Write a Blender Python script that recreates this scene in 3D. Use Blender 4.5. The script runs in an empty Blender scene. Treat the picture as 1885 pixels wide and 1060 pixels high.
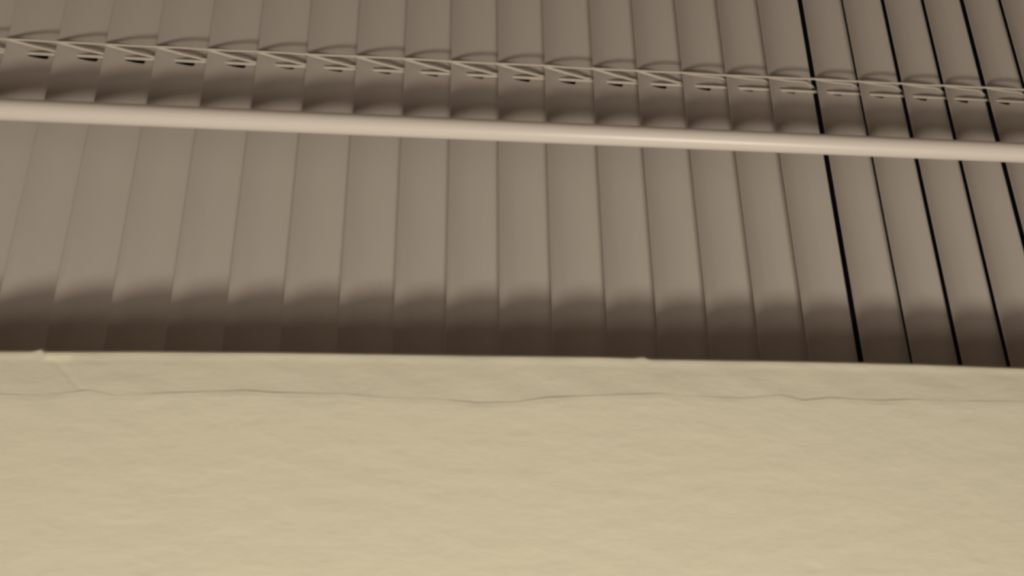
import bpy, bmesh, math, random
from mathutils import Matrix, Vector

# ------------------------------------------------------------------ units
MM = 0.001
Z0 = 1.45                      # height above the floor of the slat edge in the middle of the frame
def P(x, y, z):                # millimetres around that slat edge -> metres in the room
    return Vector((x*MM, y*MM, Z0 + z*MM))

sc = bpy.context.scene
C = sc.collection
rng = random.Random(7)

# ------------------------------------------------------------------ camera (phone held sideways)
cam = bpy.data.cameras.new('camera')
cam.sensor_fit = 'HORIZONTAL'
cam.sensor_width = 36.0
cam.lens = 1550.0/1885.0*36.0
cam.clip_start = 0.01
co = bpy.data.objects.new('camera', cam)
C.objects.link(co)
R = Matrix(((-0.010358, 0.929655, -0.368285),
            (-0.094625, -0.367563, -0.925172),
            (-0.995459, 0.025266, 0.091776)))
M = R.to_4x4()
M.translation = P(0.0, -319.47, 26.63)
co.matrix_world = M
cam.dof.use_dof = True         # the phone missed focus: everything is a little soft
cam.dof.focus_distance = 6.0
cam.dof.aperture_fstop = (cam.lens*MM)/(1.05*MM)
sc.camera = co

# ------------------------------------------------------------------ world: night outside the window
w = bpy.data.worlds.new('night')
sc.world = w
w.use_nodes = True
w.node_tree.nodes['Background'].inputs[0].default_value = (0.0012, 0.001, 0.002, 1)
w.node_tree.nodes['Background'].inputs[1].default_value = 1.0

# ------------------------------------------------------------------ the room lamp left of the window
LAMP_COL = (1.0, 0.92, 0.79)
def lamp(name, loc, power, radius):
    l = bpy.data.lights.new(name, 'POINT')
    l.energy = power
    l.shadow_soft_size = radius
    l.color = LAMP_COL
    o = bpy.data.objects.new(name, l)
    o.location = loc
    C.objects.link(o)
    return o
for lz in (50, -60):                        # a four-bulb fitting standing left of the camera
    lamp('lamp_light', P(-475, -480, lz), 6.95, 0.055)
    lamp('lamp_light', P(-385, -590, lz), 1.8, 0.08)

sc.view_settings.view_transform = 'Standard'
sc.view_settings.look = 'None'
sc.view_settings.gamma = 1.0
sc.view_settings.use_curve_mapping = False
sc.view_settings.exposure = 0.0

# ------------------------------------------------------------------ materials
def mat(name, col, rough=0.6, spec=0.5, noise=None, bump=None):
    """noise = (scale, amount), bump = (scale, distance in m, stretch xyz)"""
    m = bpy.data.materials.new(name)
    m.use_nodes = True
    nt = m.node_tree
    b = nt.nodes['Principled BSDF']
    b.inputs['Base Color'].default_value = (*col, 1)
    b.inputs['Roughness'].default_value = rough
    b.inputs['Specular IOR Level'].default_value = spec
    tc = nt.nodes.new('ShaderNodeTexCoord')
    if noise:
        n = nt.nodes.new('ShaderNodeTexNoise')
        n.inputs['Scale'].default_value = noise[0]
        n.inputs['Detail'].default_value = 4
        nt.links.new(tc.outputs['Object'], n.inputs['Vector'])
        mx = nt.nodes.new('ShaderNodeMix')
        mx.data_type = 'RGBA'
        mx.inputs['A'].default_value = (*[c*(1-noise[1]) for c in col], 1)
        mx.inputs['B'].default_value = (*[min(1, c*(1+noise[1])) for c in col], 1)
        nt.links.new(n.outputs['Fac'], mx.inputs['Factor'])
        nt.links.new(mx.outputs['Result'], b.inputs['Base Color'])
    if bump:
        mp = nt.nodes.new('ShaderNodeMapping')
        mp.inputs['Scale'].default_value = bump[2]
        nt.links.new(tc.outputs['Object'], mp.inputs['Vector'])
        n = nt.nodes.new('ShaderNodeTexNoise')
        n.inputs['Scale'].default_value = bump[0]
        n.inputs['Detail'].default_value = 3
        n.inputs['Roughness'].default_value = 0.55
        nt.links.new(mp.outputs['Vector'], n.inputs['Vector'])
        bp = nt.nodes.new('ShaderNodeBump')
        bp.inputs['Strength'].default_value = 1.0
        bp.inputs['Distance'].default_value = bump[1]
        nt.links.new(n.outputs['Fac'], bp.inputs['Height'])
        nt.links.new(bp.outputs['Normal'], b.inputs['Normal'])
    return m

WALL_COL = (0.68, 0.645, 0.505)
M_WALL = mat('cream_wall_paint', WALL_COL, 0.75, 0.25, (40, 0.025), (150, 0.0004, (1.0, 1.0, 0.4)))
M_ROOM = mat('room_wall_paint', (0.66, 0.57, 0.57), 0.8, 0.2, (3, 0.03))
M_CEIL = mat('ceiling_paint', (0.80, 0.76, 0.72), 0.85, 0.2, (5, 0.02))
M_FLOOR = mat('brown_carpet', (0.30, 0.25, 0.22), 0.95, 0.1, (60, 0.2))
M_SLAT = mat('taupe_slat_enamel', (0.47, 0.425, 0.38), 0.42, 0.35, (30, 0.015))
M_CORD = mat('cream_cord', (0.52, 0.47, 0.405), 0.85, 0.15, (900, 0.12))
M_WAND = mat('white_wand_plastic', (0.68, 0.63, 0.57), 0.35, 0.4, (25, 0.01))
M_RAIL = mat('taupe_rail_enamel', (0.40, 0.36, 0.31), 0.4, 0.4, (20, 0.015))
M_METAL = mat('hook_metal', (0.55, 0.55, 0.54), 0.3, 0.5, (200, 0.05))
M_VINYL = mat('dark_bronze_window_frame', (0.035, 0.03, 0.028), 0.45, 0.4, (15, 0.02))
M_GLASS = bpy.data.materials.new('window_glass')
M_GLASS.use_nodes = True
g = M_GLASS.node_tree.nodes['Principled BSDF']
g.inputs['Base Color'].default_value = (0.95, 0.97, 0.96, 1)
g.inputs['Transmission Weight'].default_value = 1.0
g.inputs['Roughness'].default_value = 0.02
g.inputs['IOR'].default_value = 1.45

# ------------------------------------------------------------------ mesh helpers (all in millimetres around the frame centre)
def finish(name, bm, material, parent=None, smooth=False, recalc=True):
    if recalc:
        bmesh.ops.recalc_face_normals(bm, faces=bm.faces)
    me = bpy.data.meshes.new(name)
    bm.to_mesh(me)
    bm.free()
    me.materials.append(material)
    if smooth:
        for p in me.polygons:
            p.use_smooth = True
    o = bpy.data.objects.new(name, me)
    C.objects.link(o)
    if parent is not None:
        o.parent = parent
        o.matrix_parent_inverse = Matrix.Translation(-parent.location)
    return o

def box(bm, a, b, bevel=0.0):
    a, b = P(*a), P(*b)
    r = bmesh.ops.create_cube(bm, size=1.0)
    c, s = (a+b)/2, b-a
    for v in r['verts']:
        v.co = Vector((v.co.x*s.x, v.co.y*s.y, v.co.z*s.z)) + c
    if bevel:
        es = set(e for v in r['verts'] for e in v.link_edges)
        bmesh.ops.bevel(bm, geom=list(es), offset=bevel*MM, segments=2, affect='EDGES', profile=0.5)

def tube(bm, pts, r, seg=8):
    """round cord through a list of mm points"""
    pts = [P(*q) for q in pts]
    rings = []
    for i, q in enumerate(pts):
        t = (pts[min(i+1, len(pts)-1)] - pts[max(i-1, 0)]).normalized()
        ref = Vector((1, 0, 0)) if abs(t.x) < 0.9 else Vector((0, 1, 0))
        u = t.cross(ref).normalized()
        v = t.cross(u).normalized()
        rr = (r[i] if isinstance(r, (list, tuple)) else r)*MM
        rings.append([bm.verts.new(q + (u*math.cos(2*math.pi*k/seg) + v*math.sin(2*math.pi*k/seg))*rr) for k in range(seg)])
    for a, b in zip(rings, rings[1:]):
        for k in range(seg):
            bm.faces.new((a[k], a[(k+1) % seg], b[(k+1) % seg], b[k]))
    bm.faces.new(rings[0][::-1])
    bm.faces.new(rings[-1])

def empty(name, loc):
    o = bpy.data.objects.new(name, None)
    o.location = loc
    C.objects.link(o)
    return o

def tag(o, label, cat, kind=None):
    o['label'] = label
    o['category'] = cat
    if kind:
        o['kind'] = kind
    return o

def lerp_poly(tab, z):
    """tab: list of (z, x) with falling z"""
    if z >= tab[0][0]:
        return tab[0][1]
    for (z1, x1), (z2, x2) in zip(tab, tab[1:]):
        if z >= z2:
            t = (z1-z)/(z1-z2)
            return x1 + (x2-x1)*t
    return tab[-1][1]

# ------------------------------------------------------------------ the room shell
FACE = -25.0                                   # room side of the window wall
BACK = 115.0                                   # outer side
X_L, X_R = -1400.0, 1900.0                     # room width
Y_B = -2700.0
FLOOR, CEIL = -1450.0, 990.0
O_L, O_R = 91.0, 995.0                         # window opening
O_B, O_T = -520.0, 600.0

# wavy edge where the wall texture stops short of the corner (z, x)
WAVE = [(172.3, 71.8), (161.7, 71.6), (153.0, 72.3), (144.3, 73.7), (135.1, 71.8), (119.0, 72.9), (100.8, 73.8), (91.7, 74.3),
        (82.3, 73.6), (71.1, 73.6), (56.1, 73.4), (44.6, 72.4), (25.5, 72.2), (10.1, 70.9), (-3.6, 71.4), (-15.4, 73.2),
        (-33.3, 74.2), (-57.5, 75.3), (-65.6, 74.4), (-88.1, 73.9), (-102.8, 75.3), (-110.8, 73.4), (-121.5, 74.5),
        (-140.4, 73.8), (-153.3, 74.3), (-170.5, 73.9), (-197.8, 74.1)]
# outline of the plaster corner itself, with its two small blobs of paint
EDGE = [(185.0, 89.9), (176.0, 90.08), (165.3, 90.29), (163.2, 91.3), (161.6, 90.17), (130.7, 90.87), (84.0, 91.38), (26.0, 91.58),
        (-34.1, 91.89), (-48.5, 91.74), (-51.6, 92.4), (-54.0, 91.42), (-117.7, 91.53), (-161.0, 91.24), (-201.9, 90.44), (-215, 90.6)]
CRACK = [(86.8, 159.2), (82.0, 152.9), (77.6, 148.9), (73.8, 143.8)]
def seg_dist(x, z, pl):
    best = 1e9
    for (x1, z1), (x2, z2) in zip(pl, pl[1:]):
        dx, dz = x2-x1, z2-z1
        t = max(0, min(1, ((x-x1)*dx+(z-z1)*dz)/(dx*dx+dz*dz)))
        best = min(best, math.hypot(x-x1-dx*t, z-z1-dz*t))
    return best
def wave_x(z):
    if z > 172 or z < -197:
        d = min(1.0, max(z-172, -197-z)/25.0)      # runs on smoothly past the measured stretch
        return (71.8 if z > 0 else 74.1)*(1-d) + d*(73.2 + 1.2*math.sin(z*0.045) + 0.5*math.sin(z*0.13))
    return lerp_poly(WAVE, z)
def step(z):                   # how deep the paint edge stands proud of the corner strip
    return 0.004 + 0.11*max(0.0, 0.1 + 0.5*math.sin(z*0.083+0.6) + 0.35*math.sin(z*0.21))
def edge_x(z):
    if z > 185:
        return 90.4 + 0.5*math.sin(z*0.02)
    if z < -215:
        return 90.8 + 0.4*math.sin(z*0.02)
    return lerp_poly(EDGE, z)

def zsteps():
    zs, z = [], O_T
    while z > O_B:
        zs.append(z)
        z -= 0.7 if 140 < z < 164 else 1.5 if -240 < z < 240 else 8.0
    zs.append(O_B)
    return zs
ZS = zsteps()

# window wall: the field left of the opening ends in the wavy paint edge; the rest are plain blocks
bm = bmesh.new()
box(bm, (X_L, FACE, FLOOR), (60, BACK, CEIL))
box(bm, (O_R, FACE, FLOOR), (X_R, BACK, CEIL))
box(bm, (60, FACE, FLOOR), (O_R, BACK, O_B))
box(bm, (60, FACE, O_T), (O_R, BACK, CEIL))
cols = [0.0, 0.3, 0.6, 0.85, 0.95, 1.0]
prev = None
for z in ZS:
    wx = wave_x(z)
    row = [bm.verts.new(P(60+(wx-60)*c, FACE - 0.05*c*c, z)) for c in cols]
    row.append(bm.verts.new(P(wx+1.9, FACE+step(z)+0.02, z)))
    row.append(bm.verts.new(P(wx+2.1, FACE+2.5, z)))
    if prev:
        for a in range(len(row)-1):
            bm.faces.new((prev[a], prev[a+1], row[a+1], row[a]))
    prev = row
wall = finish('wall_front', bm, M_WALL, recalc=False)
tag(wall, 'cream painted plaster wall beside the window opening, filling the bottom of the photo', 'wall', 'structure')

# plaster corner strip: slopes towards the window, small raised nose at the corner, returns into the reveal
bm = bmesh.new()
tcols = [i/24 for i in range(20)] + [.85, .90, .94, .97, 1.0]
prev = None
for z in ZS:
    wx, ex = wave_x(z) - 1.5, edge_x(z)
    row = []
    for t in tcols:
        x = wx + (ex-1.0-wx)*t
        y = FACE + step(z) + 1.25*t*(0.75+0.25*t)
        y += 0.07*math.sin(z*0.06+x*0.2) + 0.05*math.sin(z*0.19-x*0.35)
        if t > 0.84:
            y -= 0.22*math.sin(math.pi*min(1, (t-0.84)/0.22))
        d = seg_dist(x, z, CRACK)
        y += 0.16*math.exp(-(d/0.7)**2)
        if 152 < z < 161 and t > .85:
            y -= 0.3
        row.append(bm.verts.new(P(x, y, z)))
    yb = FACE + 2.1
    for (dx, dy) in ((-0.55, 0.12), (-0.2, 0.45), (0.0, 1.0), (0.0, 3.0)):
        row.append(bm.verts.new(P(ex+dx, yb+dy, z)))
    row.append(bm.verts.new(P(O_L, FACE+14, z)))
    row.append(bm.verts.new(P(O_L, BACK, z)))
    row.append(bm.verts.new(P(50, BACK, z)))
    if prev:
        for a in range(len(row)-1):
            bm.faces.new((prev[a], prev[a+1], row[a+1], row[a]))
    prev = row
bead = finish('corner_bead', bm, M_WALL, wall, smooth=True, recalc=False)
bead['label'] = 'uneven plaster strip along the window corner'

def slab(name, a, b, m, label, cat):
    bm = bmesh.new()
    box(bm, a, b)
    return tag(finish(name, bm, m), label, cat, 'structure')
slab('wall_left', (X_L-100, Y_B, FLOOR), (X_L, FACE, CEIL), M_ROOM, 'cream side wall of the room left of the window', 'wall')
slab('wall_right', (X_R, Y_B, FLOOR), (X_R+100, FACE, CEIL), M_ROOM, 'cream side wall of the room right of the window', 'wall')
slab('wall_back', (X_L-100, Y_B-100, FLOOR), (X_R+100, Y_B, CEIL), M_ROOM, 'cream wall at the back of the room facing the window', 'wall')
slab('floor', (X_L-100, Y_B-100, FLOOR-100), (X_R+100, BACK, FLOOR), M_FLOOR, 'brown carpeted floor of the room', 'floor')
slab('ceiling', (X_L-100, Y_B-100, CEIL), (X_R+100, BACK, CEIL+100), M_CEIL, 'off white ceiling of the room', 'ceiling')

# ------------------------------------------------------------------ the window behind the blind, black with night
win = empty('window_1', P((O_L+O_R)/2, 80, O_B))
tag(win, 'dark night window behind the slats, glimpsed as black gaps', 'window', 'structure')
bm = bmesh.new()
for a, b in (((O_L, 55, O_B), (O_L+45, 113, O_T)), ((O_R-45, 55, O_B), (O_R, 113, O_T)),
             ((O_L+45, 55, O_B), (O_R-45, 113, O_B+45)), ((O_L+45, 55, O_T-45), (O_R-45, 113, O_T))):
    box(bm, a, b, 2)
finish('window_frame', bm, M_VINYL, win)
bm = bmesh.new()
box(bm, (O_L+45, 66, 20), (O_R-45, 100, 56), 2)
finish('meeting_rail', bm, M_VINYL, win)
for a, b in ((O_B+45, 20), (56, O_T-45)):
    bm = bmesh.new()
    box(bm, (O_L+45, 82, a), (O_R-45, 86, b))
    finish('pane', bm, M_GLASS, win)
bm = bmesh.new()
box(bm, (O_L, FACE-30, O_B), (O_R, 55, O_B+18), 3)
finish('window_sill', bm, M_VINYL, win)

# ------------------------------------------------------------------ the venetian blind
blind = empty('venetian_blind', P((O_L+O_R)/2, 0, O_B+18))
tag(blind, 'taupe horizontal venetian blind with tilted closed slats hanging in the window opening', 'blind')

PITCH = 21.5
CHORD, SAG, TILT = 24.4, 3.1, math.radians(14.0)
S_L, S_R = 95.0, 991.0                        # slat ends
CORD_X = 236.9
LIFT_X, LIFT_Y = 234.1, 4.9
CORD_X2 = S_L + S_R - CORD_X                  # second ladder, mirrored near the other jamb
LIFT_X2 = CORD_X2 + 3.7
SLOT_L, SLOT_W = 8.6, 2.3
MID = CHORD/2

def profile(s):
    """point on the slat section at s mm from its front (upper) edge: depth y, height z"""
    c = s/CHORD
    bow = SAG*4*c*(1-c)
    return (s*math.sin(TILT) + bow*math.cos(TILT), -s*math.cos(TILT) + bow*math.sin(TILT))

def slat_mesh():
    bm = bmesh.new()
    ss = [0, 0.5, 2, 4, 6, MID-SLOT_L/2, MID-SLOT_L/2+0.8, MID, MID+SLOT_L/2-0.8, MID+SLOT_L/2, 18.5, 20.5, 22.4, 23.9, CHORD]
    xs = [S_L, S_L+0.8, S_L+3, 160]
    for lx in (LIFT_X, LIFT_X2):
        xs += [lx-SLOT_W/2, lx-SLOT_W/2+0.8, lx+SLOT_W/2-0.8, lx+SLOT_W/2]
    xs += [(LIFT_X+LIFT_X2)/2, 930, S_R-3, S_R-0.8, S_R]
    xs.sort()
    V = {}
    for i, x in enumerate(xs):
        for j, s in enumerate(ss):
            y, z = profile(s)
            e = min(s, CHORD-s)
            xx = x
            inset = max(0, 3 - e)**2/3.0            # rounded slat corners
            if i == 0: xx += inset
            if i == len(xs)-1: xx -= inset
            V[i, j] = bm.verts.new((xx*MM, y*MM, z*MM))
    def in_slot(i):
        return any(abs((xs[i]+xs[i+1])/2 - lx) < SLOT_W/2 for lx in (LIFT_X, LIFT_X2))
    for i in range(len(xs)-1):
        for j in range(len(ss)-1):
            a, b, c, d = V[i, j], V[i+1, j], V[i+1, j+1], V[i, j+1]
            if in_slot(i) and MID-SLOT_L/2 <= (ss[j]+ss[j+1])/2 <= MID+SLOT_L/2:
                # corner cells of the slot keep a triangle so its ends are rounded
                lx = LIFT_X if abs(xs[i]-LIFT_X) < 50 else LIFT_X2
                left = xs[i+1] < lx - 0.1 + 0.0 and xs[i] < lx-SLOT_W/2+0.1
                right = xs[i] > lx and xs[i+1] > lx+SLOT_W/2-0.1
                up = j == 5
                dn = j == 8
                if left and up: bm.faces.new((a, b, d))
                elif right and up: bm.faces.new((a, b, c))
                elif left and dn: bm.faces.new((a, c, d))
                elif right and dn: bm.faces.new((b, c, d))
                continue
            bm.faces.new((a, b, c, d))
    bmesh.ops.recalc_face_normals(bm, faces=bm.faces)
    bmesh.ops.solidify(bm, geom=list(bm.faces), thickness=0.22*MM)
    bmesh.ops.recalc_face_normals(bm, faces=bm.faces)
    me = bpy.data.meshes.new('slat')
    bm.to_mesh(me)
    bm.free()
    me.materials.append(M_SLAT)
    for p in me.polygons:
        p.use_smooth = True
    try:
        me.set_sharp_from_angle(angle=math.radians(40))
    except Exception:
        pass
    return me

SLAT_Z = {k: z for k, z in zip(range(-10, 13), [214.02, 193.15, 172.89, 151.41, 129.22, 107.69, 86.04, 64.14, 42.54, 21.61, 0.11,
    -21.37, -43.8, -64.72, -86.15, -107.14, -127.85, -150.94, -172.17, -194.0, -215.24, -236.76, -257.19])}
K_TOP, K_BOT = -25, 20
# how far each slat has slid sideways on its cords: the slot peeks out beside the lift cord where it has
SLIDE = {-11: -0.8, -10: -0.9, -9: -1.0, -8: -0.9, -7: -0.8, -6: -0.3, 0: -0.5, 1: -0.8, 2: -0.9, 3: -0.8, 4: -0.6, 9: -0.2, 10: -0.4, 11: -0.3, 12: -0.3}
def slat_z(k):
    if k in SLAT_Z:
        return SLAT_Z[k]
    return 214.02 - PITCH*(k+10) if k < -10 else -257.19 - PITCH*(k-12)
slat_me = slat_mesh()
for k in range(K_TOP, K_BOT+1):
    o = bpy.data.objects.new('slat', slat_me)
    C.objects.link(o)
    o.parent = blind
    o.matrix_parent_inverse = Matrix.Translation(-blind.location)
    o.location = P(0.45*SLIDE.get(k, 0.8 + rng.uniform(-0.1, 0.1)), 0, slat_z(k))

# ladder cords: front and rear string, one rung under every slat
Z_TOP, Z_BOT = slat_z(K_TOP)+14, slat_z(K_BOT)-38
for cx, sgn in ((CORD_X, 1), (CORD_X2, -1)):
    bm = bmesh.new()
    pts, rad = [], []
    z = Z_TOP
    pts.append((cx, -0.9, Z_TOP)); 
    for k in range(K_TOP, K_BOT+1):
        pts.append((cx + rng.uniform(-0.25, 0.25), -0.9, slat_z(k)))
        pts.append((cx + rng.uniform(-0.25, 0.25), -0.75, slat_z(k)-10))
    pts.append((cx, -0.9, Z_BOT))
    tube(bm, pts, 0.5, 8)
    lad = finish('ladder_cord', bm, M_CORD, blind, smooth=True)
    lad['label'] = 'thin cream ladder string in front of the slats'
    bm = bmesh.new()
    tube(bm, [(cx, 8.6, Z_TOP), (cx, 8.6, Z_BOT)], 0.5, 8)
    finish('rear_string', bm, M_CORD, lad, smooth=True)
    rungs = []
    for side in (-1, 1):                      # the weave throws the rungs to alternate sides of the string
        q = side*sgn
        far = 2.2 if side < 0 else 1.6
        bm = bmesh.new()
        tube(bm, [(cx, -0.9, 0.6), (cx+0.12*far*q, 0.2, -3.0), (cx+0.5*far*q, 2.2, -11.0), (cx+far*q, 3.6, -19.5), (cx+0.6*far*q, 5.4, -23.5), (cx, 7.6, -26.5), (cx, 8.6, -27)],
             [0.8, 0.75, 0.68, 0.62, 0.6, 0.6, 0.5] if side < 0 else [0.55, 0.5, 0.5, 0.5, 0.5, 0.5, 0.5], 6)
        rung = finish('rung', bm, M_CORD, lad, smooth=True)
        rung.data.transform(Matrix.Translation((0, 0, -Z0)))
        rungs.append(rung)
    used = set()
    for k in range(K_TOP, K_BOT+1):
        i = 0 if k < 4 else 1
        ob = rungs[i]
        if i in used:
            ob = rungs[i].copy()
            C.objects.link(ob)
        used.add(i)
        ob.location = (rng.uniform(-.2, .2)*MM, 0, Z0 + slat_z(k)*MM)
for lx in (LIFT_X, LIFT_X2):
    bm = bmesh.new()
    tube(bm, [(lx, LIFT_Y, Z_TOP), (lx+0.2, LIFT_Y, 100), (lx-0.1, LIFT_Y, -60), (lx, LIFT_Y, Z_BOT)], 0.75, 8)
    o = finish('lift_cord', bm, M_CORD, blind, smooth=True)
    o['label'] = 'cream lift cord threaded through the slat slots'

# head rail, bottom rail
HR = slat_z(K_TOP) + 8
bm = bmesh.new()
box(bm, (S_L-2, -9, HR), (S_R+2, 17, HR+26), 1.2)
finish('head_rail', bm, M_RAIL, blind)
bm = bmesh.new()
box(bm, (S_L, -8, Z_BOT-11), (S_R, 17, Z_BOT+1), 3)
finish('bottom_rail', bm, M_RAIL, blind)

# tilt wand hanging from a hook at the head rail
WX, WY, WR = 192.1, -15.5, 4.4
W_T, W_B = HR-22, -470.0
bm = bmesh.new()
tube(bm, [(WX, WY, W_T), (WX, WY, W_T-2), (WX, WY, W_B+45), (WX, WY, W_B+42), (WX, WY, W_B+2), (WX, WY, W_B)],
     [WR*0.7, WR, WR, WR*1.2, WR*1.2, WR*0.8], 32)
wand = finish('tilt_wand', bm, M_WAND, blind, smooth=True)
wand['label'] = 'white plastic tilt wand hanging in front of the slats'
try:
    wand.data.set_sharp_from_angle(angle=math.radians(40))
except Exception:
    pass
bm = bmesh.new()
tube(bm, [(WX, -8, HR+8), (WX, WY+2, HR+6), (WX, WY, HR), (WX, WY, W_T-1)], 1.1, 8)
finish('wand_hook', bm, M_METAL, wand, smooth=True)
